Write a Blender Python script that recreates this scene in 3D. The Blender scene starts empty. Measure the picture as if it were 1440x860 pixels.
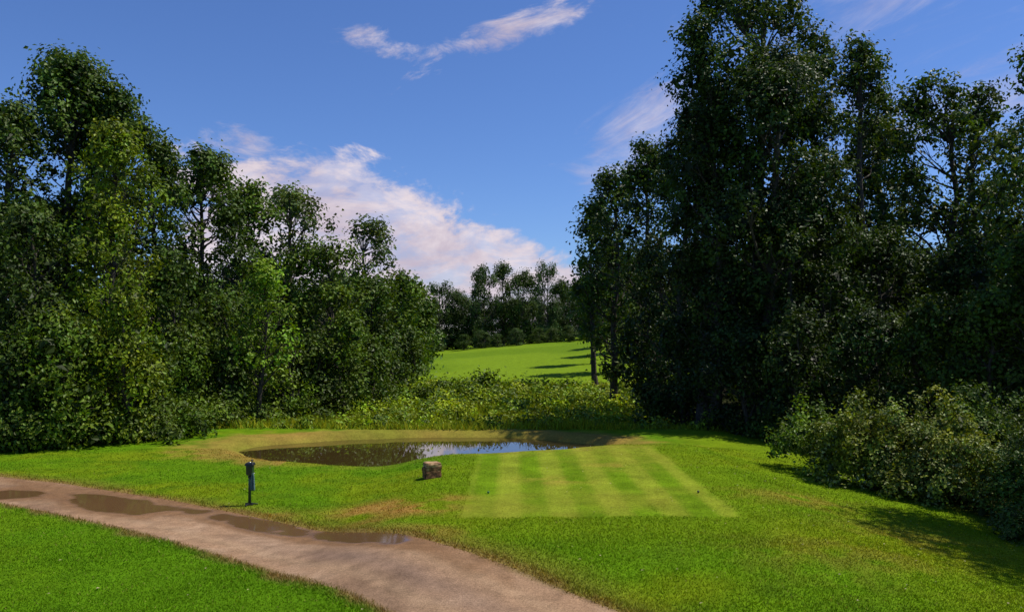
import bpy, math, numpy as np
from mathutils import Vector
F=1130.0; CZ=4.5; HOR=470.0
sc=bpy.context.scene
sc.view_settings.view_transform='Standard'; sc.view_settings.look='None'; sc.view_settings.exposure=0
def wx(px,d): return (px-720)/F*d
def wz(py,d): return CZ+(HOR-py)/F*d
# ------------------------------------------------ noise
def _hash(i,j,s):
    n=(i.astype(np.int64)*374761393+j.astype(np.int64)*668265263+s*1442695)&0x7fffffff
    n=((n^(n>>13))*1274126177)&0x7fffffff
    return ((n^(n>>16))&0xffff)/65535.0
def vnoise(x,y,s=0):
    xi=np.floor(x);yi=np.floor(y);fx=x-xi;fy=y-yi
    fx=fx*fx*(3-2*fx);fy=fy*fy*(3-2*fy)
    a=_hash(xi,yi,s);b=_hash(xi+1,yi,s);c=_hash(xi,yi+1,s);d=_hash(xi+1,yi+1,s)
    return (a*(1-fx)+b*fx)*(1-fy)+(c*(1-fx)+d*fx)*fy
def fbm(x,y,s=0,o=4):
    t=0;a=.5;tot=0
    for k in range(o):
        t=t+a*vnoise(x*2**k+k*17.3,y*2**k-k*9.1,s+k);tot+=a;a*=.5
    return t/tot
def ss(a,b,x):
    t=np.clip((x-a)/(b-a),0,1);return t*t*(3-2*t)
# ------------------------------------------------ path centreline
CP=[(-60,33),(-30,28.2),(-20,25.6),(-15.2,23.9),(-11.6,22.0),(-8.3,19.9),(-4.9,17.3),(-2.6,15.4),(-0.2,13.1),(2.3,10.7),(6,7.2),(11,2),(16,-5)]
def catmull(P,n=10):
    P=[np.array(p,float) for p in P];out=[]
    P=[2*P[0]-P[1]]+P+[2*P[-1]-P[-2]]
    for i in range(1,len(P)-2):
        for k in range(n):
            t=k/n
            out.append(.5*((2*P[i])+(-P[i-1]+P[i+1])*t+(2*P[i-1]-5*P[i]+4*P[i+1]-P[i+2])*t*t+(-P[i-1]+3*P[i]-3*P[i+1]+P[i+2])*t**3))
    out.append(P[-2]);return np.array(out)
CL=catmull(CP,5)
def pdist(x,y):
    d=np.full(x.shape,1e9)
    for a,b in zip(CL[:-1],CL[1:]):
        ab=b-a;t=np.clip(((x-a[0])*ab[0]+(y-a[1])*ab[1])/(ab@ab),0,1)
        d=np.minimum(d,(x-a[0]-t*ab[0])**2+(y-a[1]-t*ab[1])**2)
    return np.sqrt(d)
HW=1.33
# ------------------------------------------------ terrain
def pond_e(x,y):
    n=(fbm(x*.35,y*.35,5,3)-.5)*.35
    return np.sqrt(((x+3.5)/8.0)**2+((y-33.2)/4.75)**2)+n*.6
def hbase(x,y):
    z=2.9*ss(0,1,(10.5-y)/9)
    dx=np.maximum(np.maximum(-1.9-x,x-6.3),0)/2.8
    dy=np.maximum(np.maximum(16.0-y,y-30.2),0)
    dy=np.where(y<20,dy/4.0,dy/2.2)
    z=z+.36*(1-ss(0,1,np.hypot(dx,dy)))
    z=z-.35*ss(8,13,x)*(1-ss(60,90,y))
    z=z-.8*(1-ss(.72,1.12,pond_e(x,y)))
    z=z-.95*ss(38.3,45,y)-.4*ss(45,80,y)
    hill=ss(82,155,y)
    z=z+hill*(2.4+.075*np.clip(x+4,-12,24)) + ss(155,400,y)*3
    z=z+.35*ss(20,60,np.abs(x))
    z=z+(fbm(x*.25,y*.25,2,3)-.5)*.12
    z=z+(fbm(x*.04,y*.04,9,2)-.5)*1.4*ss(60,100,y)
    return z
def hterr(x,y):
    p=pdist(x,y)
    return hbase(x,y)-.06*(1-ss(HW-.28,HW+.06,p))
def h1(x,y): return float(hbase(np.array([x]),np.array([y]))[0])
def mix3(c,d,m):
    return c*(1-m[:,None])+np.array(d)[None,:]*m[:,None]
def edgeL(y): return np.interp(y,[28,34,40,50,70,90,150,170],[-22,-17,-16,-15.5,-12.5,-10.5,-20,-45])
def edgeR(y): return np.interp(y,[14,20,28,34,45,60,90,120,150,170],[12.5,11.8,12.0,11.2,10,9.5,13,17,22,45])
def gcol(x,y,pd):
    n=x.shape[0]
    c=np.tile(np.array([.092,.190,.004]),(n,1))
    n1=fbm(x*.3,y*.3,11,4); n2=fbm(x*1.6,y*1.6,21,4)
    c=mix3(c,(.170,.215,.006),ss(.42,.72,n1)*.7)
    c=mix3(c,(.060,.138,.004),ss(.48,.72,n2)*.55)
    left=(y< np.interp(x,CL[:,0],CL[:,1])-.5)&(x<4)
    c=mix3(c,(.078,.180,.004),left*.7)
    c=mix3(c,(.165,.215,.006),ss(6,8,x)*.4)
    # mown tee
    jx=(fbm(x*1.3,y*1.3,31,4)-.5)*.5
    tee=ss(-1.35,-.95,x+jx)*(1-ss(5.0,5.45,x+jx))*ss(18.2,18.55,y+jx)*(1-ss(29.5,30.4,y+jx))
    st=ss(-.6,.6,np.sin((x+.4+jx*.25)*2*np.pi/1.28))
    tc=np.array([.112,.195,.005])[None]*(1-st[:,None])+np.array([.200,.250,.018])[None]*st[:,None]
    tc=tc*(.72+.52*n2)[:,None]
    tc=mix3(tc,(.215,.21,.022),ss(.5,.75,n1)*.5)
    c=c*(1-tee[:,None])+tc*tee[:,None]
    col=ss(-2.6,-1.5,x)*(1-ss(6,7.5,x))*ss(15,17.5,y)*(1-ss(30,31,y))*(1-tee)
    c=mix3(c,(.135,.200,.005),col*.6)
    for (a,b,r,k) in [(-3.4,20.3,.75,.8),(-2.3,19.4,.6,.8),(-1.7,20.6,.4,.5),(-3.1,18.4,.6,.5),(-1.9,17.0,.7,.4),(3.5,25.5,.8,.3),(1.2,23.,.7,.3),(-6.2,20.2,.6,.5),(7.5,21,1.2,.3),(9,18,1.2,.25),(6.5,15.5,1.5,.2)]:
        m=np.exp(-(((x-a)/(r*1.5))**2+((y-b)/r)**2))*ss(.3,.62,n2)*k*1.4
        c=mix3(c,(.33,.18,.045),np.clip(m,0,.85))
    e=pond_e(x,y)
    bank=ss(.86,.95,e)*(1-ss(1.10,1.4,e+ (n2-.5)*.4))*np.where((y>32.5)|(x<-8),1,.25)
    c=mix3(c,(.29,.175,.045),np.clip(bank*(.15+n1*1.0),0,.85))
    c=mix3(c,(.06,.045,.02),1-ss(.84,.93,e))
    rg=ss(38.0,39.4,y+(n2-.5)*1.5)*(1-ss(84,92,y)); c=mix3(c,(.09,.14,.012),rg)
    fw=ss(86,96,y); c=mix3(c,(.150,.235,.010),fw)
    fs=ss(.42,.55,fbm(x*.07+y*.02,y*.07,77,2))*fw; c=mix3(c,(.108,.185,.008),fs*.8)
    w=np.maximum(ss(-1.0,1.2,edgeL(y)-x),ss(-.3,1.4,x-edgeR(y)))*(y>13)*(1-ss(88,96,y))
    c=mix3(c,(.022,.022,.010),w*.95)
    f=(1-ss(HW-.05,HW+.35,pd+(n2-.5)*.6)); c=mix3(c,(.21,.125,.055),f*.85)
    side=(y>np.interp(x,CL[:,0],CL[:,1]))
    f2=(1-ss(HW,HW+1.2,pd+(n1-.5)*1.2))*side; c=mix3(c,(.21,.15,.03),f2*.5)
    return c
# ------------------------------------------------ mesh helper
def quadmesh(name,V,Q,cols=None,mats=(),midx=None,smooth=False,domain='FACE'):
    me=bpy.data.meshes.new(name)
    V=np.asarray(V,np.float32);Q=np.asarray(Q,np.int32);k=Q.shape[1]
    me.vertices.add(len(V));me.vertices.foreach_set('co',V.ravel())
    me.loops.add(Q.size);me.loops.foreach_set('vertex_index',Q.ravel())
    me.polygons.add(len(Q));me.polygons.foreach_set('loop_start',np.arange(0,Q.size,k,dtype=np.int32))
    for m in mats: me.materials.append(m)
    if midx is not None: me.polygons.foreach_set('material_index',np.asarray(midx,np.int32))
    me.polygons.foreach_set('use_smooth',np.full(len(Q),smooth))
    if cols is not None:
        a=me.attributes.new('Col','FLOAT_COLOR',domain)
        cc=np.ones((len(cols),4),np.float32);cc[:,:3]=cols;a.data.foreach_set('color',cc.ravel())
    me.update(calc_edges=True)
    ob=bpy.data.objects.new(name,me);sc.collection.objects.link(ob);return ob
# ------------------------------------------------ materials
def newmat(name):
    m=bpy.data.materials.new(name);m.use_nodes=True;nt=m.node_tree
    return m,nt,nt.nodes['Principled BSDF'],nt.nodes['Material Output']
def leafmat(name,trans=.18,spec=.20,rough=.5):
    m,nt,p,o=newmat(name);N=nt.nodes;L=nt.links
    a=N.new('ShaderNodeAttribute');a.attribute_name='Col'
    L.new(a.outputs['Color'],p.inputs['Base Color']);p.inputs['Roughness'].default_value=rough
    p.inputs['Specular IOR Level'].default_value=spec
    t=N.new('ShaderNodeBsdfTranslucent')
    g=N.new('ShaderNodeMix');g.data_type='RGBA';g.blend_type='MULTIPLY';g.inputs[0].default_value=1
    L.new(a.outputs['Color'],g.inputs[6]);g.inputs[7].default_value=(1.8,1.7,.35,1);L.new(g.outputs[2],t.inputs['Color'])
    mx=N.new('ShaderNodeMixShader');mx.inputs[0].default_value=trans
    L.new(p.outputs[0],mx.inputs[1]);L.new(t.outputs[0],mx.inputs[2]);L.new(mx.outputs[0],o.inputs[0]);return m
LEAF=leafmat('leaf_foliage');GRASSB=leafmat('grass_blade',.25,.05,.7)
def simple(name,col,rough=.7,metal=0,noise=None,bump=0,scale=8):
    m,nt,p,o=newmat(name);N=nt.nodes;L=nt.links
    p.inputs['Roughness'].default_value=rough;p.inputs['Metallic'].default_value=metal
    tc=N.new('ShaderNodeTexCoord');nz=N.new('ShaderNodeTexNoise');nz.inputs['Scale'].default_value=scale;nz.inputs['Detail'].default_value=8
    L.new(tc.outputs['Object'],nz.inputs['Vector'])
    r=N.new('ShaderNodeValToRGB');r.color_ramp.elements[0].position=.35;r.color_ramp.elements[1].position=.65
    r.color_ramp.elements[0].color=(*col,1);r.color_ramp.elements[1].color=(*(noise or col),1)
    L.new(nz.outputs[0],r.inputs[0]);L.new(r.outputs[0],p.inputs['Base Color'])
    if bump:
        b=N.new('ShaderNodeBump');b.inputs['Strength'].default_value=bump;b.inputs['Distance'].default_value=.03
        L.new(nz.outputs[0],b.inputs['Height']);L.new(b.outputs[0],p.inputs['Normal'])
    return m
BARK=simple('bark',(.030,.022,.015),.9,0,(.07,.056,.04),.6,6)
def groundmat():
    m,nt,p,o=newmat('grass_ground');N=nt.nodes;L=nt.links
    a=N.new('ShaderNodeAttribute');a.attribute_name='Col'
    tc=N.new('ShaderNodeTexCoord')
    n1=N.new('ShaderNodeTexNoise');n1.inputs['Scale'].default_value=14;n1.inputs['Detail'].default_value=6;n1.inputs['Roughness'].default_value=.75
    n2=N.new('ShaderNodeTexNoise');n2.inputs['Scale'].default_value=1.4;n2.inputs['Detail'].default_value=6;n2.inputs['Roughness'].default_value=.7
    L.new(tc.outputs['Object'],n1.inputs['Vector']);L.new(tc.outputs['Object'],n2.inputs['Vector'])
    r1=N.new('ShaderNodeMapRange');r1.inputs[1].default_value=.3;r1.inputs[2].default_value=.7;r1.inputs[3].default_value=.62;r1.inputs[4].default_value=1.33
    r2=N.new('ShaderNodeMapRange');r2.inputs[1].default_value=.3;r2.inputs[2].default_value=.7;r2.inputs[3].default_value=.76;r2.inputs[4].default_value=1.2
    L.new(n1.outputs[0],r1.inputs[0]);L.new(n2.outputs[0],r2.inputs[0])
    mu=N.new('ShaderNodeMath');mu.operation='MULTIPLY';L.new(r1.outputs[0],mu.inputs[0]);L.new(r2.outputs[0],mu.inputs[1])
    v=N.new('ShaderNodeVectorMath');v.operation='SCALE';L.new(a.outputs['Color'],v.inputs[0]);L.new(mu.outputs[0],v.inputs['Scale'])
    L.new(v.outputs[0],p.inputs['Base Color']);p.inputs['Roughness'].default_value=.95;p.inputs['Specular IOR Level'].default_value=.03
    b=N.new('ShaderNodeBump');b.inputs['Strength'].default_value=.5;b.inputs['Distance'].default_value=.03
    L.new(n1.outputs[0],b.inputs['Height']);L.new(b.outputs[0],p.inputs['Normal']);return m
# ------------------------------------------------ terrain mesh
def axis(lo,hi,step,far_lo,far_hi,g=1.12):
    a=list(np.arange(lo,hi,step));s=step;v=a[-1]
    while v<far_hi: s*=g;v+=s;a.append(v)
    s=step;v=lo
    while v>far_lo: s*=g;v-=s;a.insert(0,v)
    return np.array(a)
ax=axis(-17,14,.11,-900,900,1.07);ay=axis(11,40,.12,-40,1400,1.04)
X,Y=np.meshgrid(ax,ay);x=X.ravel();y=Y.ravel()
z=hterr(x,y);pd=pdist(x,y)
nx,ny=len(ax),len(ay)
i=np.arange(nx*ny).reshape(ny,nx)
Q=np.stack([i[:-1,:-1],i[:-1,1:],i[1:,1:],i[1:,:-1]],-1).reshape(-1,4)
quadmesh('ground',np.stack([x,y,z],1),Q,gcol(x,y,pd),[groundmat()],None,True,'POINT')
# ------------------------------------------------ cart path
S=catmull(CP,60)
seg=np.r_[0,np.cumsum(np.hypot(*np.diff(S,axis=0).T))]
sl=np.arange(0,seg[-1],.09);cx=np.interp(sl,seg,S[:,0]);cy=np.interp(sl,seg,S[:,1])
tx=np.gradient(cx);ty=np.gradient(cy);ln=np.hypot(tx,ty);nxv=-ty/ln;nyv=tx/ln
us=np.linspace(-1,1,31)
PX=cx[:,None]+nxv[:,None]*us*HW;PY=cy[:,None]+nyv[:,None]*us*HW
px_,py_=PX.ravel(),PY.ravel();U=np.tile(us,len(sl))
pz=hbase(px_,py_)-.012
n=fbm(px_*.7,py_*.7,41,4)
def bump_(v,c,w): return np.exp(-((v-c)/w)**2)
w1=bump_(px_,-10.8,2.3)*1.0*bump_(U,.1,.75)+bump_(px_,-3.6,1.7)*bump_(U,.8,.36)*1.25+bump_(px_,-6.6,1.8)*bump_(U,.6,.4)*1.05+bump_(px_,-14.2,1.2)*bump_(U,-.3,.6)*.7
nf=fbm(px_*2.2,py_*2.2,43,4)
wet=ss(.42,.60,w1*(.15+n*1.5)+(nf-.5)*.35*(w1>.15)); damp=ss(.10,.45,w1*(.4+n)+.26*ss(.1,.6,U)*(px_<0)+(nf-.5)*.2)
dry=np.tile([.35,.215,.125],(len(U),1))
dry=mix3(dry,(.45,.30,.19),ss(.45,.7,fbm(px_*.9,py_*.9,51,4))*.7)
dry=mix3(dry,(.23,.14,.085),ss(.5,.72,fbm(px_*.5+9,py_*.5,61,4))*.8)
dry=mix3(dry,(.21,.14,.105),ss(.5,.0,np.abs(U+.1))*ss(-8,-2,px_)*.6*(.4+n))
tr=np.maximum(bump_(U,.45,.14),bump_(U,-.5,.14));dry=mix3(dry,(.44,.30,.18),tr*.3)
cr=ss(.46,.5,n)*(1-ss(.5,.54,n));dry=mix3(dry,(.14,.085,.05),cr*.3)
dry=mix3(dry,(.15,.12,.03),ss(.86,1,np.abs(U)+(n-.5)*.25)*.6)
pc=mix3(dry,(.20,.105,.048),damp*.8);pc=mix3(pc,(.125,.066,.028),wet*.85);pc=pc*.92
PQi=np.arange(len(U)).reshape(len(sl),31)
PQ=np.stack([PQi[:-1,:-1],PQi[1:,:-1],PQi[1:,1:],PQi[:-1,1:]],-1).reshape(-1,4)
def pathmat():
    m,nt,p,o=newmat('worn_asphalt');N=nt.nodes;L=nt.links
    a=N.new('ShaderNodeAttribute');a.attribute_name='Col'
    w=N.new('ShaderNodeAttribute');w.attribute_name='wet'
    tc=N.new('ShaderNodeTexCoord')
    n1=N.new('ShaderNodeTexNoise');n1.inputs['Scale'].default_value=30;n1.inputs['Detail'].default_value=6;n1.inputs['Roughness'].default_value=.85
    n2=N.new('ShaderNodeTexNoise');n2.inputs['Scale'].default_value=3;n2.inputs['Detail'].default_value=7;n2.inputs['Roughness'].default_value=.7
    L.new(tc.outputs['Object'],n1.inputs['Vector']);L.new(tc.outputs['Object'],n2.inputs['Vector'])
    r=N.new('ShaderNodeMapRange');r.inputs[1].default_value=.3;r.inputs[2].default_value=.7;r.inputs[3].default_value=.45;r.inputs[4].default_value=1.45;L.new(n1.outputs[0],r.inputs[0])
    r2=N.new('ShaderNodeMapRange');r2.inputs[1].default_value=.3;r2.inputs[2].default_value=.7;r2.inputs[3].default_value=.72;r2.inputs[4].default_value=1.22;L.new(n2.outputs[0],r2.inputs[0])
    mm=N.new('ShaderNodeMath');mm.operation='MULTIPLY';L.new(r.outputs[0],mm.inputs[0]);L.new(r2.outputs[0],mm.inputs[1])
    r3=N.new('ShaderNodeMix');r3.data_type='FLOAT';L.new(w.outputs['Fac'],r3.inputs[0]);L.new(mm.outputs[0],r3.inputs[2]);r3.inputs[3].default_value=1
    v=N.new('ShaderNodeVectorMath');v.operation='SCALE';L.new(a.outputs['Color'],v.inputs[0]);L.new(r3.outputs[0],v.inputs['Scale']);L.new(v.outputs[0],p.inputs['Base Color'])
    rr=N.new('ShaderNodeMapRange');rr.inputs[3].default_value=.95;rr.inputs[4].default_value=.08;L.new(w.outputs['Fac'],rr.inputs[0]);L.new(rr.outputs[0],p.inputs['Roughness'])
    sp_=N.new('ShaderNodeMapRange');sp_.inputs[3].default_value=.1;sp_.inputs[4].default_value=.5;L.new(w.outputs['Fac'],sp_.inputs[0]);L.new(sp_.outputs[0],p.inputs['Specular IOR Level'])
    bs=N.new('ShaderNodeMapRange');bs.inputs[3].default_value=.6;bs.inputs[4].default_value=.0;L.new(w.outputs['Fac'],bs.inputs[0])
    b=N.new('ShaderNodeBump');b.inputs['Distance'].default_value=.02;L.new(bs.outputs[0],b.inputs['Strength']);L.new(n1.outputs[0],b.inputs['Height']);L.new(b.outputs[0],p.inputs['Normal'])
    return m
po=quadmesh('cart_path',np.stack([px_,py_,pz],1),PQ,pc,[pathmat()],None,True,'POINT')
at=po.data.attributes.new('wet','FLOAT','POINT');at.data.foreach_set('value',wet.astype(np.float32))
# ------------------------------------------------ pond water
wm,nt,p,o=newmat('pond_water');N=nt.nodes;L=nt.links
p.inputs['Base Color'].default_value=(.050,.034,.010,1);p.inputs['Roughness'].default_value=.01;p.inputs['IOR'].default_value=2.5
tc=N.new('ShaderNodeTexCoord');nz=N.new('ShaderNodeTexNoise');nz.inputs['Scale'].default_value=2.5;nz.inputs['Detail'].default_value=3
L.new(tc.outputs['Object'],nz.inputs['Vector']);b=N.new('ShaderNodeBump');b.inputs['Strength'].default_value=.03;b.inputs['Distance'].default_value=.02
L.new(nz.outputs[0],b.inputs['Height']);L.new(b.outputs[0],p.inputs['Normal'])
gx=np.linspace(-13.5,6,60);gy=np.linspace(27.5,38.6,40);GX,GY=np.meshgrid(gx,gy)
gi=np.arange(2400).reshape(40,60);GQ=np.stack([gi[:-1,:-1],gi[:-1,1:],gi[1:,1:],gi[1:,:-1]],-1).reshape(-1,4)
cen=np.stack([GX.ravel()[GQ].mean(1),GY.ravel()[GQ].mean(1)],1)
GQ=GQ[pond_e(cen[:,0],cen[:,1])<1.12]
quadmesh('pond_water',np.stack([GX.ravel(),GY.ravel(),np.full(2400,-.30)],1),GQ,None,[wm])
# ------------------------------------------------ foliage tools
def nrm(v): return v/np.maximum(np.linalg.norm(v,axis=1,keepdims=True),1e-6)
def leaves(C,out,L,rs,wr=.66,upb=.4,rnd=.5,ow=.95):
    n=len(C)
    N_=nrm(out*ow+np.array([0,0,upb])+rs.normal(size=(n,3))*rnd)
    T=nrm(np.cross(N_,rs.normal(size=(n,3))));B=np.cross(N_,T)
    l=(L*rs.uniform(.65,1.3,n))[:,None]
    V=np.empty((n,4,3));V[:,0]=C-T*l*.5;V[:,1]=C+B*l*.5*wr+N_*l*.1+T*l*.08;V[:,2]=C+T*l*.5-N_*l*.08;V[:,3]=C-B*l*.5*wr+N_*l*.1+T*l*.08
    return V.reshape(-1,3)
def rdir(rs,n,up=.0):
    d=rs.normal(size=(n,3));d[:,2]+=up;return nrm(d)
def blob_leaves(BC,BR,rs,ls,lps=14,dens=1.0,flat=.8,up=.25,col=(.05,.1,.015),var=.38,pale=0,palecol=(.32,.36,.14),drop=0.,rag=.10,core=1.):
    Cs=[];Os=[];Cc=[];Ls=[]
    subr=ls*2.3
    col=np.array(col)
    for c,r in zip(BC,BR):
        ns=max(4,int(dens*1.2*r*r*4/(subr*subr)))
        d=rdir(rs,ns,up)
        rad=r*(.74+.32*rs.rand(ns)**.7)*(1+.28*np.sin(d[:,0]*5+c[0]*3)*np.cos(d[:,1]*5+c[1]*2+d[:,2]*4))
        rad=np.where(rs.rand(ns)<rag,rad*rs.uniform(1.08,1.28,ns),rad)
        sc_=c+d*rad[:,None]*np.array([1,1,flat])
        bf=rs.uniform(1-var,1+var); hue=rs.uniform(-.12,.15)
        k=lps
        cc=np.repeat(sc_,k,0);dd=np.repeat(d,k,0)
        off=rs.normal(size=(ns*k,3))*subr*.5*rs.uniform(.55,1.15,(ns,1)).repeat(k,0)
        if drop: off[:,2]-=rs.rand(ns*k)*drop
        Cs.append(cc+off);Os.append(nrm(dd+off*.7/subr))
        sf=rs.uniform(.75,1.3,(ns,1)).repeat(k,0)
        lc=col[None]*bf*sf*rs.uniform(.75,1.3,(ns*k,1))
        lc[:,0]*=1+hue+rs.uniform(-.1,.2,ns*k)
        if pale:
            m=(rs.rand(ns)<pale).repeat(k)&(rs.rand(ns*k)<.55);lc[m]=np.array(palecol)*rs.uniform(.6,1.1,(m.sum(),1))
        Cc.append(lc);Ls.append(np.full(ns*k,ls))
        # sparse inner leaves: shade inside the clump put into a darker leaf colour
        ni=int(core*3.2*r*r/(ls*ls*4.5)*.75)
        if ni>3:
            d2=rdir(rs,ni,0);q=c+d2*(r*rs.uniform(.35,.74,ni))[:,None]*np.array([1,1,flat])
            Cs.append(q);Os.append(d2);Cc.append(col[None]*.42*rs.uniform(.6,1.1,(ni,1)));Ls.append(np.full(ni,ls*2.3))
    C=np.concatenate(Cs);O=np.concatenate(Os)
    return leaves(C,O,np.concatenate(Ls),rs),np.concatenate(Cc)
def tube(P,Rr,sides=6):
    P=np.array(P,float);n=len(P);V=[]
    for k in range(n):
        t=P[min(k+1,n-1)]-P[max(k-1,0)];t/=np.linalg.norm(t)+1e-9
        a=np.cross(t,[.3,1,.1] if abs(t[2])>.7 else [0,0,1.]);a/=np.linalg.norm(a)+1e-9;b_=np.cross(t,a)
        for s in range(sides):
            th=2*np.pi*s/sides;V.append(P[k]+Rr[k]*(np.cos(th)*a+np.sin(th)*b_))
    Qd=[]
    for k in range(n-1):
        for s in range(sides):
            s2=(s+1)%sides;Qd.append((k*sides+s,k*sides+s2,(k+1)*sides+s2,(k+1)*sides+s))
    return np.array(V),np.array(Qd)
def assemble(name,LV,LC,tubes,mats):
    nl=len(LV)//4;V=[LV];Qs=[np.arange(nl*4).reshape(-1,4)];o_=nl*4;nb=0
    for v,q in tubes: V.append(v);Qs.append(q+o_);o_+=len(v);nb+=len(q)
    mi=np.r_[np.zeros(nl,int),np.ones(nb,int)]
    cols=np.vstack([LC,np.tile([.05,.04,.03],(nb,1))]) if nb else LC
    return quadmesh(name,np.concatenate(V),np.concatenate(Qs),cols,mats,mi)
GREEN=(.078,.134,.009);DARK=(.050,.092,.010);BRIGHT=(.125,.225,.010);VINE=(.135,.200,.009);GREY=(.085,.130,.030);DEEP_SHADE=(.030,.058,.009);MID=(.060,.108,.010)  # deepest green has the dense wood's shade put into the leaf colour
LSF=.0048
def tree(name,x,y,top,R,base=.25,col=GREEN,seed=0,ls=None,dens=1.,gap=1.,profile='round',z0=None,drop=0,rb=None,lps=13,pale=0,flat=.8,core=1.):
    rs=np.random.RandomState(abs(seed)+100)
    if z0 is None: z0=h1(x,y)
    H=top-z0;d=math.hypot(x,y)
    if ls is None: ls=max(.15,d*LSF)
    cb=base*H;CH=H-cb
    rb=rb or np.clip(R*.34,.8,1.9)
    nb=int(gap*1.15*R*CH/(rb*rb))+9
    t=rs.rand(nb)**.85
    nt_=max(4,nb//5);t[:nt_]=rs.uniform(.84,1.,nt_);t[0]=1
    ang=rs.rand(nb)*2*np.pi
    if profile=='round': pr=np.sqrt(np.clip(1.10-t**4.5,0,1))*(.68+.32*np.minimum(1,t*3))
    elif profile=='vase': pr=np.sqrt(np.clip(1.10-t**4,0,1))*(.3+.7*np.minimum(1,t*1.6))
    else: pr=np.sqrt(np.clip(1.15-t**6,0,1))
    p1,p2=rs.rand(2)*6
    lob=.88+.16*np.sin(ang*2+p1+t*5)+.18*np.sin(ang*3+t*9+p2)
    rad=R*pr*lob*(.42+.58*np.sqrt(rs.rand(nb)))
    rad=np.maximum(rad-rb*.25,0)
    BR=rb*rs.uniform(.6,1.3,nb)*(1-.22*t)
    px=rad*np.cos(ang);py=rad*np.sin(ang);pz=cb+rb*.5+t*(CH-rb*.5)-BR*.75*t
    BC=np.stack([px,py,pz],1)
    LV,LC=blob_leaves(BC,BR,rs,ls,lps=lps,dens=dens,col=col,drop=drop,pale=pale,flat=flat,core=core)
    tb=[]
    tr=max(.12,H*.014+R*.02)
    zz=np.linspace(-.4,H*.88,9);wob=np.cumsum(rs.normal(size=(9,2))*.14,0);wob[0]=0
    TP=np.stack([wob[:,0],wob[:,1],zz],1);TR=tr*(1-.88*np.clip(zz/H,0,1))*np.where(zz<.3,1.35,1)
    tb.append(tube(TP,TR,8))
    for k in range(nb):
        hd=math.hypot(px[k],py[k]);zs=max(cb*.7,pz[k]-.8*hd-.4)
        zs=min(zs,H*.8)
        a=np.array([np.interp(zs,zz,TP[:,0]),np.interp(zs,zz,TP[:,1]),zs]);b2=BC[k]
        if np.linalg.norm(b2-a)<.5: continue
        mid=(a+b2)/2+np.array([0,0,-.12*hd])+rs.normal(size=3)*.15
        q1=(a*.5+mid*.5)+rs.normal(size=3)*.08;q2=(mid*.5+b2*.5)+rs.normal(size=3)*.1
        r0=min(.35*np.interp(zs,zz,TR)+.02*hd*.6,.16)
        tb.append(tube([a,q1,mid,q2,b2],[r0,r0*.75,r0*.55,r0*.38,r0*.15],5))
        for _ in range(3):
            e=b2+rdir(rs,1,.4)[0]*BR[k]*.95;tb.append(tube([q2,(q2+e)/2+rs.normal(size=3)*.1,e],[r0*.3,r0*.2,.008],4))
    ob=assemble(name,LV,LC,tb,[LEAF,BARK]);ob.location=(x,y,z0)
    return ob
def T(px,py,d,hwpx,**k):
    n=k.pop('name','deciduous_tree');k.setdefault('seed',int(px*7+py*3+d))
    return tree(n,wx(px,d),d,wz(py,d),hwpx/F*d,**k)
# ---- left wood edge
T(85,62,44,78,base=.3,col=MID,rb=1.35,gap=1.3)
T(120,130,46,75,base=.2,col=DEEP_SHADE,gap=1.1)
T(10,140,41,80,base=.1,col=DARK,gap=1.2)
T(-130,70,42,120,base=.1,col=DARK,dens=.7)
T(168,116,44,44,base=.3,col=DARK,gap=1.4)
T(150,168,37.5,68,name='vine_covered_tree',base=.22,col=VINE,drop=.3,gap=1.25)
T(222,188,46,42,base=.1,col=MID,gap=1.4)
T(40,290,35,85,name='vine_covered_tree',base=.0,col=DARK,profile='col',drop=.4,gap=1.1)
T(-60,330,33,80,name='vine_covered_tree',base=.0,col=DARK,profile='col',drop=.4)
T(178,378,34,40,name='vine_covered_tree',base=.0,col=VINE,profile='round',drop=.6,gap=1.5,rb=.85)
T(78,430,32.5,62,name='vine_covered_tree',base=.0,col=GREEN,profile='round',drop=.5,gap=1.5,rb=.95)
T(285,208,54,68,base=.08,col=MID,gap=1.4,profile='col')
T(240,345,41,50,name='vine_covered_tree',base=.0,col=MID,profile='round',drop=.7,gap=1.4)
T(345,256,60,50,base=.1,col=GREEN,gap=1.4)
T(405,260,66,64,base=.3,col=GREY,gap=1.6,dens=.75,profile='col',flat=.6,core=.35,rb=1.15)
T(368,362,42.5,42,base=.14,col=BRIGHT,profile='round',name='maple_sapling',rb=.65,dens=.9)
T(300,410,44,48,base=.0,col=MID,profile='round',name='vine_covered_tree',drop=.5,gap=1.4)
T(455,334,52,66,base=.0,col=GREEN,profile='col',gap=1.3)
T(395,400,52,50,base=.0,col=MID,profile='round')
T(520,388,60,44,base=.0,col=MID,gap=1.3,profile='col')
T(518,304,70,40,base=.45,col=GREY,gap=.8,dens=.4,profile='vase',rb=.75,core=.1)
T(565,385,98,34,base=.0,col=GREEN,gap=1.4,profile='col')
T(592,412,118,24,base=.0,col=MID,gap=1.4,profile='col')
T(485,440,50,38,base=0,col=GREEN,profile='round')
T(548,470,66,26,base=0,col=DARK,profile='round')
# vine-draped understory closing the wood edge
for (px,py,d,hw,c) in [(18,470,32,50,DARK),(125,455,35,45,VINE),(212,470,36.5,42,MID),(262,455,40,38,GREEN),(325,475,42,38,MID),(400,470,46,38,GREEN),(440,460,49,36,DARK),(515,475,55,36,MID),(575,460,86,26,MID)]:
    T(px,py,d,hw,name='vine_covered_tree',base=0,col=c,profile='col',drop=.45,gap=1.5,rb=max(.8,hw/F*d*.5))
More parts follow.
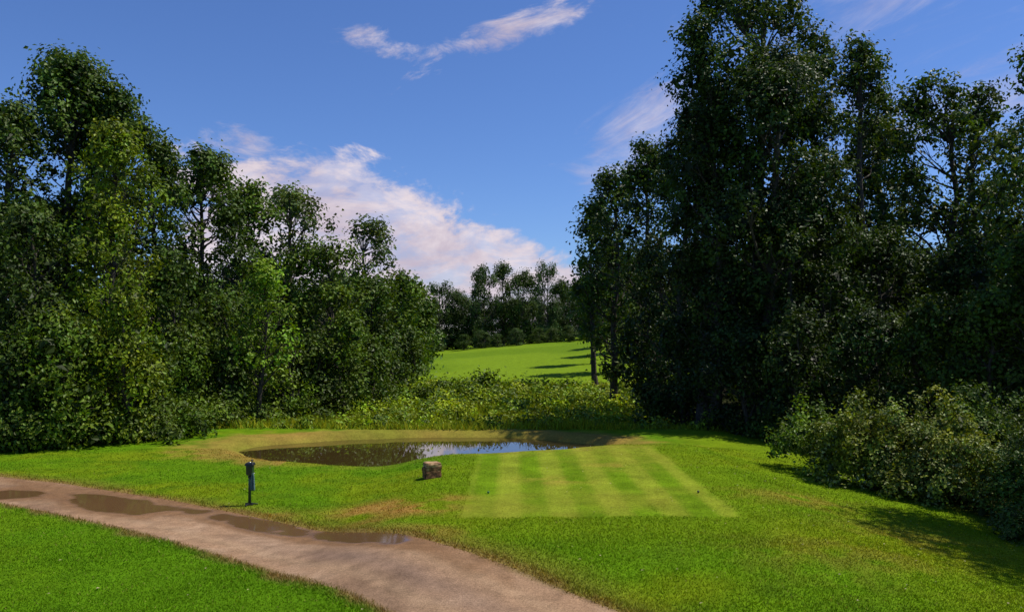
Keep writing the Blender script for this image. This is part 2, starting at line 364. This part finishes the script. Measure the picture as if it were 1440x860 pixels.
# ---- right wood edge
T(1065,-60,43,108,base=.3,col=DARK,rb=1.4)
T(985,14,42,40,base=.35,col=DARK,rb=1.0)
T(1085,60,40,120,base=.05,col=DEEP_SHADE)
T(1000,95,41,62,base=.05,col=DEEP_SHADE)
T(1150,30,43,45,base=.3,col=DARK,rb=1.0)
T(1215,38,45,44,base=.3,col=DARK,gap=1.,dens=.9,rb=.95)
T(965,165,47,60,base=.05,col=DEEP_SHADE)
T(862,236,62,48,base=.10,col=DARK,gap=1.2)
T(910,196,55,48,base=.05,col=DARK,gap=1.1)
T(925,330,50,46,base=.0,col=DEEP_SHADE,profile='round')
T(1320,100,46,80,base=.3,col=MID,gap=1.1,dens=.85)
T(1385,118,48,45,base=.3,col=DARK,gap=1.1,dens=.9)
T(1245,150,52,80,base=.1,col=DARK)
T(1120,250,39,85,base=.0,col=DEEP_SHADE,profile='round')
T(1240,320,41,80,base=.0,col=DEEP_SHADE,profile='round')
T(1350,340,39,85,base=.0,col=DEEP_SHADE,profile='round')
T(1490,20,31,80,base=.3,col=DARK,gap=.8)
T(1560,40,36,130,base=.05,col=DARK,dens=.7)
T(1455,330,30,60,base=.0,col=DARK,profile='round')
for (px,py,d,hw,c) in [(900,440,54,30,DEEP_SHADE),(958,440,44,44,DEEP_SHADE),(1035,450,38,52,DEEP_SHADE),(1120,440,35.5,50,DEEP_SHADE),(1215,430,34,55,DEEP_SHADE),(1310,410,32,55,DARK),(1400,400,30.5,55,DARK)]:
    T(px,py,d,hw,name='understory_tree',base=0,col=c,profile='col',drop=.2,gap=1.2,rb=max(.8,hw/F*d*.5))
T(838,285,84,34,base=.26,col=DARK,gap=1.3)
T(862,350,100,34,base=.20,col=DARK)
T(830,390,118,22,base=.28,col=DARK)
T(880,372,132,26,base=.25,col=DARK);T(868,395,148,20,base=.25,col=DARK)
tree('deciduous_tree',18.3,17.8,13.5,4.9,base=.3,col=MID,seed=4,gap=1.5)
# ---- far tree line (one mass) + background woodland as shared-mesh instances
def empty(n):
    e=bpy.data.objects.new(n,None);sc.collection.objects.link(e);return e
protos=[]
for k in range(4):
    protos.append(tree('woodland_tree',0,0,15+k,5.2+.3*k,base=.03,col=[DARK,(.055,.10,.02),(.05,.095,.022),DARK][k],seed=900+k,ls=.42,z0=0,lps=11,gap=1.3))
bw=empty('background_woodland');rs=np.random.RandomState(5);used=[0]*4
def inst(parent,x,y,h,wscale=1.,k=None):
    k=rs.randint(4) if k is None else k;s=h/(15.+k)
    z=h1(x,y)
    if used[k]==0: ob=protos[k];used[k]=1
    else: ob=bpy.data.objects.new('tree_crown',protos[k].data);sc.collection.objects.link(ob)
    ob.name='tree_crown'
    ob.location=(x,y,z-.3);ob.scale=(s*wscale,s*wscale,s);ob.rotation_euler[2]=rs.rand()*6.28;ob.parent=parent
for yy in np.arange(42,165,8.5):
    for k in range(3):
        xl=edgeL(yy)-7-k*9-rs.rand()*4
        inst(bw,xl,yy+rs.rand()*4+(8 if k==0 and yy<60 else 0),rs.uniform(.75,1)*(12.5 if yy<70 else 13.5))
        xr=edgeR(yy)+8+k*9+rs.rand()*4
        inst(bw,xr,yy+rs.rand()*4+(6 if yy<60 else 0),rs.uniform(.75,1)*(15 if yy>80 else 16))
ft=empty('distant_tree_line')
for (px,py,d,w) in [(555,405,206,.8),(588,402,212,.8),(618,396,218,.8),(646,408,222,.85),(682,374,214,.68),(708,370,220,.75),(736,380,214,.7),(770,368,210,.55),(792,392,222,.6),(818,388,226,.65),(845,380,212,.65)]:
    inst(ft,wx(px,d),d,wz(py,d)-h1(wx(px,d),d)+.3,w)
for xx in np.arange(-170,175,8): inst(ft,xx+rs.rand()*3,245+rs.rand()*12,rs.uniform(13,17.5),1.05)
for xx in np.arange(-56,56,4.0): inst(ft,xx+rs.rand()*2,222+rs.rand()*8,rs.uniform(9,14),1.2)
for xx in np.arange(-40,44,4.5): inst(ft,xx+rs.rand()*2,196+rs.rand()*8,rs.uniform(2.5,5),1.6)
# ------------------------------------------------ wild shrub thicket
def thicket(name,pts,radii,col,seed,lsf=.0044,flat=.75,pale=0,lsmin=.085,dens=1.,drop=0,var=.35,lps=13):
    rs=np.random.RandomState(seed);LVs=[];LCs=[]
    pts=np.array(pts);radii=np.array(radii);d=np.hypot(pts[:,0],pts[:,1])
    for lo,hi in [(0,26),(26,33),(33,45),(45,55),(55,68),(68,130)]:
        m=(d>=lo)&(d<hi)
        if not m.any(): continue
        ls=max(lsmin,lsf*d[m].mean())
        a,b=blob_leaves(pts[m],radii[m],rs,ls,lps=lps,col=col,flat=flat,up=.7,pale=pale,dens=dens,drop=drop,var=var);LVs.append(a);LCs.append(b)
    return assemble(name,np.concatenate(LVs),np.concatenate(LCs),[],[LEAF])
rs2=np.random.RandomState(3);P=[];Rr=[];P2=[];R2=[]
for _ in range(1050):
    yy=38.9+ (rs2.rand()**1.1)*48;a=edgeL(yy)-1;b=edgeR(yy)+1;xx=rs2.uniform(a,b)
    if yy>78 and -9<xx<12 and rs2.rand()<.5: continue
    r=rs2.uniform(.3,.95)*(1.3 if rs2.rand()<.12 else .85)
    if yy<46: r*=.62
    if rs2.rand()<.2: P2.append((xx,yy,h1(xx,yy)+r*.5));R2.append(r)
    else: P.append((xx,yy,h1(xx,yy)+r*.3));Rr.append(r)
thicket('wild_shrub_thicket',P,Rr,(.19,.27,.012),11,var=.5,lps=12)
thicket('wild_shrub_thicket',P2,R2,(.085,.15,.012),14,var=.5,lps=12)
n=90000;yy=38.3+rs2.rand(n)**1.2*48;xx=edgeL(yy)+rs2.rand(n)*(edgeR(yy)-edgeL(yy));cl_=ss(.42,.6,fbm(xx*.5,yy*.5,91,3));k=rs2.rand(n)<(.2+.8*cl_);xx=xx[k];yy=yy[k];n=len(xx)
zz=hbase(xx,yy);hh=rs2.uniform(.3,.95,n)*(.4+.9*fbm(xx*.3,yy*.3,95,2))*np.where(yy<42,.55,1);w=.010+.0006*yy;a=rs2.rand(n)*6.28
V=np.empty((n,3,3));V[:,0]=np.stack([xx-np.cos(a)*w,yy-np.sin(a)*w,zz],1);V[:,1]=np.stack([xx+np.cos(a)*w,yy+np.sin(a)*w,zz],1);V[:,2]=np.stack([xx+rs2.normal(size=n)*.14,yy+rs2.normal(size=n)*.14,zz+hh],1)
wc=np.array([.21,.27,.018])[None]*rs2.uniform(.6,1.35,(n,1));wc[:,0]*=rs2.uniform(.8,1.4,n)
quadmesh('tall_weeds',V.reshape(-1,3),np.arange(n*3).reshape(-1,3),wc,[GRASSB])
P=[];Rr=[]
for _ in range(230):
    yy=rs2.uniform(31.5,60);xx=edgeL(yy)+rs2.normal()*1.2+(.8 if yy>42 else 0);r=rs2.uniform(.4,1.25)
    P.append((xx,yy,h1(xx,yy)+r*.5));Rr.append(r)
thicket('woodland_edge_shrubs',P,Rr,GREEN,12,var=.5)
P=[];Rr=[]
for _ in range(230):
    yy=rs2.uniform(29,75);xx=edgeR(yy)+.2+abs(rs2.normal())*1.3;r=rs2.uniform(.5,1.1)*(.7 if yy<42 else .9)
    P.append((xx,yy,h1(xx,yy)+r*.4));Rr.append(r)
thicket('woodland_edge_shrubs',P,Rr,DARK,13)
for (px,py,d,r) in [(632,540,70,1.0),(680,527,78,1.2),(925,575,46,1.0),(655,545,66,.8),(545,545,62,1.2),(590,550,60,.8)]:
    xx=wx(px,d);zt=wz(py,d);rs_=np.random.RandomState(px);pp=[];rr=[]
    for _ in range(9): pp.append((xx+rs_.normal()*r*.6,d+rs_.normal()*r*.6,zt+.5-r*.8+rs_.uniform(-.5,.3)*r));rr.append(r*.5)
    thicket('shrub',pp,rr,GREEN,px)
def bush(cx,cy,rx,ry,hh,seed,col,pale,n=40,lsf=.0042):
    rs_=np.random.RandomState(seed);pp=[];rr=[];z0=h1(cx,cy)
    for _ in range(n):
        a=rs_.rand()*6.28;q=np.sqrt(rs_.rand());r=rs_.uniform(.28,.6)*min(rx,1.6)/1.5
        xx=cx+math.cos(a)*q*rx;yy=cy+math.sin(a)*q*ry;hz=hh*math.sqrt(max(0,1-q*q*.95))
        pp.append((xx,yy,z0+max(.1,hz*rs_.uniform(.35,1)-r*.5)));rr.append(r)
    return thicket('flowering_shrub',pp,rr,col,seed,pale=pale,lsmin=.08,lsf=lsf,flat=.9,lps=15,dens=1.,var=.4)
bush(wx(1132,27.5),27.5,1.2,1.2,2.5,1,(.085,.15,.012),.02,38)
bush(wx(1212,25.5),25.5,1.5,1.3,2.8,2,(.14,.19,.02),.10,50)
bush(wx(1300,24.5),24.5,1.8,1.5,3.2,3,(.15,.20,.025),.13,65)
bush(wx(1365,22.8),22.8,1.2,1.3,2.2,4,(.12,.17,.022),.12,42)
bush(wx(1270,23.6),23.6,.8,.7,1.1,5,(.14,.19,.022),.1,20)
bush(wx(1400,26),26,2.2,2,3.4,6,(.06,.11,.012),.03,55)
bush(wx(1475,21.5),21.5,1.8,1.5,2.4,7,(.06,.11,.012),.03,45)
bush(wx(1490,18.6),18.8,1.1,1.2,1.2,9,(.06,.11,.012),.03,26)
# ------------------------------------------------ grass blades
rs=np.random.RandomState(21);n=400000
u=rs.rand(n);y=1/(1/11.0-u*(1/11.0-1/32.));x=rs.uniform(-1,1,n)*(y*.66+1.5)
pd=pdist(x,y);e=pond_e(x,y)
tee=(x>-1.15)&(x<5.2)&(y>18.4)&(y<30)
keep=(pd+rs.normal(size=n)*.08>HW-.05)&(e>1.0)&(x<edgeR(y)+.5)&(x>edgeL(y)-.5)&(~tee|(rs.rand(n)<.55))
x=x[keep];y=y[keep];pd=pd[keep];tee=tee[keep];n=len(x)
z=hterr(x,y);hgt=rs.uniform(.015,.045,n)*np.where(tee,.35,1)*(1+.9*(pd<HW+.3))*(.6+.8*fbm(x*.8,y*.8,71,2))
w=.0045+.00032*y;w=w*rs.uniform(.7,1.3,n)
a=rs.rand(n)*6.28;ddx=np.cos(a)*w;ddy=np.sin(a)*w;lx=rs.normal(size=n)*.6*hgt;ly=rs.normal(size=n)*.6*hgt
V=np.empty((n,3,3));V[:,0]=np.stack([x-ddx,y-ddy,z-.005],1);V[:,1]=np.stack([x+ddx,y+ddy,z-.005],1);V[:,2]=np.stack([x+lx,y+ly,z+hgt],1)
gc=gcol(x,y,pd)*rs.uniform(.8,1.35,(n,1));gc[:,0]*=rs.uniform(.9,1.2,n)
straw=rs.rand(n)<.02;gc[straw]=np.array([.30,.26,.07])
quadmesh('lawn_grass',V.reshape(-1,3),np.arange(n*3).reshape(-1,3),gc,[GRASSB])
n=420;x=rs.uniform(-9,13,n);y=rs.uniform(13,31,n);k=(pdist(x,y)>.2)&(x<edgeR(y))&((x>5.5)|(rs.rand(n)<.3));x=x[k];y=y[k]
C=np.stack([x,y,hterr(x,y)+.04],1);LV=leaves(C,np.tile([0,0,1.],(len(x),1)),.055,rs,.7,1.5,.3)
fc=np.array([.42,.36,.18])[None]*rs.uniform(.4,1.2,(len(x),1))
quadmesh('fallen_leaves',LV,np.arange(len(LV)).reshape(-1,4),fc,[LEAF])
# ------------------------------------------------ props
import bmesh
def part(name,bm,mat,parent,loc=(0,0,0),rot=(0,0,0),smooth=False,bev=0):
    me=bpy.data.meshes.new(name);bm.to_mesh(me);bm.free();me.materials.append(mat)
    for p_ in me.polygons: p_.use_smooth=smooth
    ob=bpy.data.objects.new(name,me);sc.collection.objects.link(ob);ob.parent=parent;ob.location=loc;ob.rotation_euler=rot
    if bev: m_=ob.modifiers.new('b','BEVEL');m_.width=bev;m_.segments=3
    return ob
def box(sx,sy,sz,taper=1.):
    bm=bmesh.new();bmesh.ops.create_cube(bm,size=1)
    for v in bm.verts:
        k=taper if v.co.z>0 else 1;v.co.x*=sx*k;v.co.y*=sy*k;v.co.z*=sz
    return bm
def cyl(r1,r2,h,seg=20):
    bm=bmesh.new();bmesh.ops.create_cone(bm,cap_ends=True,segments=seg,radius1=r1,radius2=r2,depth=h);return bm
GP=simple('green_paint',(.008,.030,.016),.35,0,(.014,.045,.024),.05,20)
BK=simple('black_plastic',(.012,.013,.013),.4);MT=simple('steel',(.35,.35,.36),.3,1)
TW=simple('towel_cloth',(.05,.13,.12),.95,0,(.12,.20,.19),.6,40)
bx=wx(354,21.4);by=21.4;bz=float(hterr(np.array([bx]),np.array([by]))[0])
bwp=empty('ball_washer');bwp.location=(bx,by,bz)
part('foot_plate',box(.20,.14,.025),BK,bwp,(0,0,.02),bev=.006)
for k in range(3):
    a=k*2.094+.3;part('foot_%d'%k,box(.20,.035,.03),BK,bwp,(math.cos(a)*.11,math.sin(a)*.11,.035),(0,.18,a),bev=.005)
part('post',cyl(.040,.034,.86),GP,bwp,(0,0,.45),smooth=True)
part('collar',cyl(.052,.052,.05),BK,bwp,(0,0,.74),smooth=True)
part('washer_body',box(.165,.17,.27,1.12),GP,bwp,(0,0,.92),bev=.03)
part('lid',box(.25,.22,.075,.8),BK,bwp,(0,0,1.08),bev=.022)
part('ball_hole_ring',cyl(.035,.03,.03),MT,bwp,(.0,-.02,1.12),smooth=True)
part('handle_rod',cyl(.009,.009,.08,12),MT,bwp,(.055,0,1.13),smooth=True)
kb=bmesh.new();bmesh.ops.create_uvsphere(kb,u_segments=14,v_segments=10,radius=.028);part('handle_knob',kb,BK,bwp,(.055,0,1.17),smooth=True)
part('towel_hook',cyl(.007,.007,.10,10),MT,bwp,(.09,-.02,.84),(0,1.57,0),smooth=True)
bm=bmesh.new();g=[[None]*15 for _ in range(9)]
for a in range(9):
    for b in range(15):
        u_=a/8-.5;v_=b/14;wd=.05+.08*v_**.5
        g[a][b]=bm.verts.new((u_*wd,math.sin(a*1.6)*.022*(.4+v_)-.0,-v_*.44-.02*math.sin(a*2.1)*v_))
for a in range(8):
    for b in range(14): bm.faces.new((g[a][b],g[a+1][b],g[a+1][b+1],g[a][b+1]))
t_=part('towel',bm,TW,bwp,(.085,-.06,.84),smooth=True);m_=t_.modifiers.new('s','SOLIDIFY');m_.thickness=.012
def stone(s,seed):
    from mathutils import noise
    bm=bmesh.new();bmesh.ops.create_cube(bm,size=1);bmesh.ops.bevel(bm,geom=list(bm.edges),offset=.07,segments=2,affect='EDGES')
    bmesh.ops.triangulate(bm,faces=bm.faces[:]);bmesh.ops.subdivide_edges(bm,edges=bm.edges[:],cuts=3,use_grid_fill=True)
    for v in bm.verts:
        q=v.co*2.2+Vector((seed,0,0));nn=noise.fractal(q,1,2,4);n2=noise.cell(v.co*3.3+Vector((seed,3,1)))
        v.co*=1+.10*nn+.035*n2
        v.co.x*=s[0];v.co.y*=s[1];v.co.z*=s[2]
    return bm
m,nt,p,o=newmat('sandstone');N=nt.nodes;L=nt.links;tc=N.new('ShaderNodeTexCoord')
n1=N.new('ShaderNodeTexNoise');n1.inputs['Scale'].default_value=8;n1.inputs['Detail'].default_value=8;n1.inputs['Roughness'].default_value=.7;L.new(tc.outputs['Object'],n1.inputs['Vector'])
r=N.new('ShaderNodeValToRGB');cr_=r.color_ramp;cr_.elements[0].position=.42;cr_.elements[0].color=(.09,.038,.014,1);cr_.elements[1].position=.70;cr_.elements[1].color=(.60,.40,.20,1)
e_=cr_.elements.new(.56);e_.color=(.25,.115,.04,1);L.new(n1.outputs[0],r.inputs[0]);L.new(r.outputs[0],p.inputs['Base Color']);p.inputs['Roughness'].default_value=.9
b=N.new('ShaderNodeBump');b.inputs['Strength'].default_value=.8;b.inputs['Distance'].default_value=.03;L.new(n1.outputs[0],b.inputs['Height']);L.new(b.outputs[0],p.inputs['Normal'])
sx=wx(607,23.3);sy=23.5;sz=float(hterr(np.array([sx]),np.array([sy]))[0])
se=empty('stone_tee_marker');se.location=(sx,sy,sz)
part('stone_block',stone((.50,.38,.34),3.1),m,se,(0,0,.15),(0,0,.35))
part('stone_cap',stone((.46,.36,.13),8.7),simple('pale_sandstone',(.48,.31,.15),.9,0,(.20,.10,.045),.6,9),se,(.01,0,.375),(.03,.04,.45))
for (px,py,col) in [(687,692,(.02,.12,.04)),(980,692,(.04,.05,.03))]:
    d=4.14/((py-470)/F);xx=wx(px,d);zz=float(hterr(np.array([xx]),np.array([d]))[0])
    te=empty('tee_marker');te.location=(xx,d,zz)
    bm=bmesh.new();bmesh.ops.create_uvsphere(bm,u_segments=20,v_segments=12,radius=.032)
    part('ball',bm,simple('marker_paint',col,.35),te,(0,0,.04),smooth=True)
    part('spike',cyl(.005,.012,.06,10),MT,te,(0,0,.0))
# ------------------------------------------------ camera
cam=bpy.data.cameras.new('camera');co=bpy.data.objects.new('camera',cam);sc.collection.objects.link(co)
cam.sensor_width=36;cam.lens=F/1440*36;cam.clip_end=5000;co.location=(0,0,CZ)
co.rotation_euler=(math.radians(90)+math.atan(40/F),0,0);sc.camera=co
# ------------------------------------------------ light
EL=math.radians(60);AZ=math.radians(80)
sd=Vector((math.sin(AZ)*math.cos(EL),math.cos(AZ)*math.cos(EL),math.sin(EL)))
sun=bpy.data.lights.new('sun','SUN');so=bpy.data.objects.new('sun',sun);sc.collection.objects.link(so)
sun.energy=5.0;sun.angle=math.radians(.5);sun.color=(1,.94,.82);so.rotation_euler=(-sd).to_track_quat('-Z','Y').to_euler()
# ------------------------------------------------ world
wd=bpy.data.worlds.new('World');sc.world=wd;wd.use_nodes=True;nt=wd.node_tree;N=nt.nodes;L=nt.links;bg=N['Background']
sky=N.new('ShaderNodeTexSky');sky.sky_type='NISHITA';sky.sun_disc=False;sky.sun_elevation=EL;sky.sun_rotation=AZ
sky.air_density=1.0;sky.dust_density=.2;sky.ozone_density=3.0
def M(op,a,b=None,c=None,clamp=False):
    n_=N.new('ShaderNodeMath');n_.operation=op;n_.use_clamp=clamp
    for k,v in enumerate((a,b,c)):
        if v is None: continue
        if isinstance(v,(int,float)): n_.inputs[k].default_value=v
        else: L.new(v,n_.inputs[k])
    return n_.outputs[0]
def SS(a,b,v):
    n_=N.new('ShaderNodeMapRange');n_.interpolation_type='SMOOTHSTEP';n_.inputs[1].default_value=a;n_.inputs[2].default_value=b;L.new(v,n_.inputs[0]);return n_.outputs[0]
tc=N.new('ShaderNodeTexCoord');sp=N.new('ShaderNodeSeparateXYZ');L.new(tc.outputs['Generated'],sp.inputs[0])
az=M('ARCTAN2',sp.outputs[0],sp.outputs[1]);el=M('ARCSINE',sp.outputs[2])
def noise2(sx_,sy_,scale,det=8,rough=.6,dist=0,off=0,shear=0):
    cb=N.new('ShaderNodeCombineXYZ');L.new(M('MULTIPLY',az,sx_),cb.inputs[0]);L.new(M('MULTIPLY',M('SUBTRACT',el,M('MULTIPLY',az,shear)),sy_),cb.inputs[1]);cb.inputs[2].default_value=off
    t=N.new('ShaderNodeTexNoise');t.inputs['Scale'].default_value=scale;t.inputs['Detail'].default_value=det;t.inputs['Roughness'].default_value=rough;t.inputs['Distortion'].default_value=dist
    L.new(cb.outputs[0],t.inputs['Vector']);return t.outputs[0]
nA=noise2(1,1.8,9,12,.62,.3);nB=noise2(1,2.6,14,12,.65,.5,3.3);nC=noise2(1,3.2,7,12,.68,.6,7.7,.25)
topb=M('SUBTRACT',.215,M('MULTIPLY',M('MAXIMUM',M('ADD',az,.24),0),.37))
ee=M('ADD',el,M('MULTIPLY',M('SUBTRACT',nA,.5),-.24))
bank=M('SUBTRACT',1,SS(-.022,.012,M('SUBTRACT',ee,topb)))
left=SS(-.42,-.36,M('ADD',az,M('MULTIPLY',M('SUBTRACT',nB,.5),.3)))
right=M('SUBTRACT',1,SS(.10,.40,az))
bank=M('MULTIPLY',M('MULTIPLY',bank,left),right)
bank=M('MULTIPLY',bank,M('ADD',.55,M('MULTIPLY',SS(.35,.6,nB),.42)))
def streak(a0,e0,slope,la,le,k,nz,lo=.40,hi=.62,gs=.42):
    da=M('SUBTRACT',az,a0);de=M('SUBTRACT',M('SUBTRACT',el,e0),M('MULTIPLY',da,slope))
    q=M('ADD',M('POWER',M('DIVIDE',M('ABSOLUTE',da),la),2),M('POWER',M('DIVIDE',M('ABSOLUTE',de),le),2))
    g=M('POWER',2.718,M('MULTIPLY',q,-1))
    return M('MULTIPLY',SS(lo,hi,M('SUBTRACT',nz,M('MULTIPLY',M('SUBTRACT',1,g),gs))),k)
s=[bank,streak(.02,.372,.36,.16,.036,.9,nC,.33,.60),streak(-.14,.342,-.08,.10,.022,.8,nC,.32,.60),streak(-.04,.352,.15,.10,.018,.7,nB,.34,.6),streak(.15,.24,.5,.10,.08,.65,nC,.28,.72),
   streak(.5,.40,.15,.30,.08,.5,nC,.30,.8),streak(-.33,.222,-.25,.07,.026,.7,nB,.34,.66),streak(.55,.25,.1,.3,.1,.5,nC,.3,.8),streak(-.2,.44,.05,.2,.02,.35,nC,.32,.7)]
cl=s[0]
for q in s[1:]: cl=M('MAXIMUM',cl,q)
cl=M('MULTIPLY',cl,1,clamp=True)
tint=N.new('ShaderNodeMix');tint.data_type='RGBA';tint.blend_type='MULTIPLY';tint.inputs[0].default_value=1;L.new(sky.outputs[0],tint.inputs[6]);tint.inputs[7].default_value=(.66,.86,1.28,1)
cc=N.new('ShaderNodeMix');cc.data_type='RGBA';L.new(SS(.35,.65,nA),cc.inputs[0]);cc.inputs[6].default_value=(5.8,4.9,5.8,1);cc.inputs[7].default_value=(8.4,7.4,7.8,1)
mx=N.new('ShaderNodeMix');mx.data_type='RGBA';L.new(cl,mx.inputs[0]);L.new(tint.outputs[2],mx.inputs[6]);L.new(cc.outputs[2],mx.inputs[7])
L.new(mx.outputs[2],bg.inputs[0]);bg.inputs[1].default_value=.1
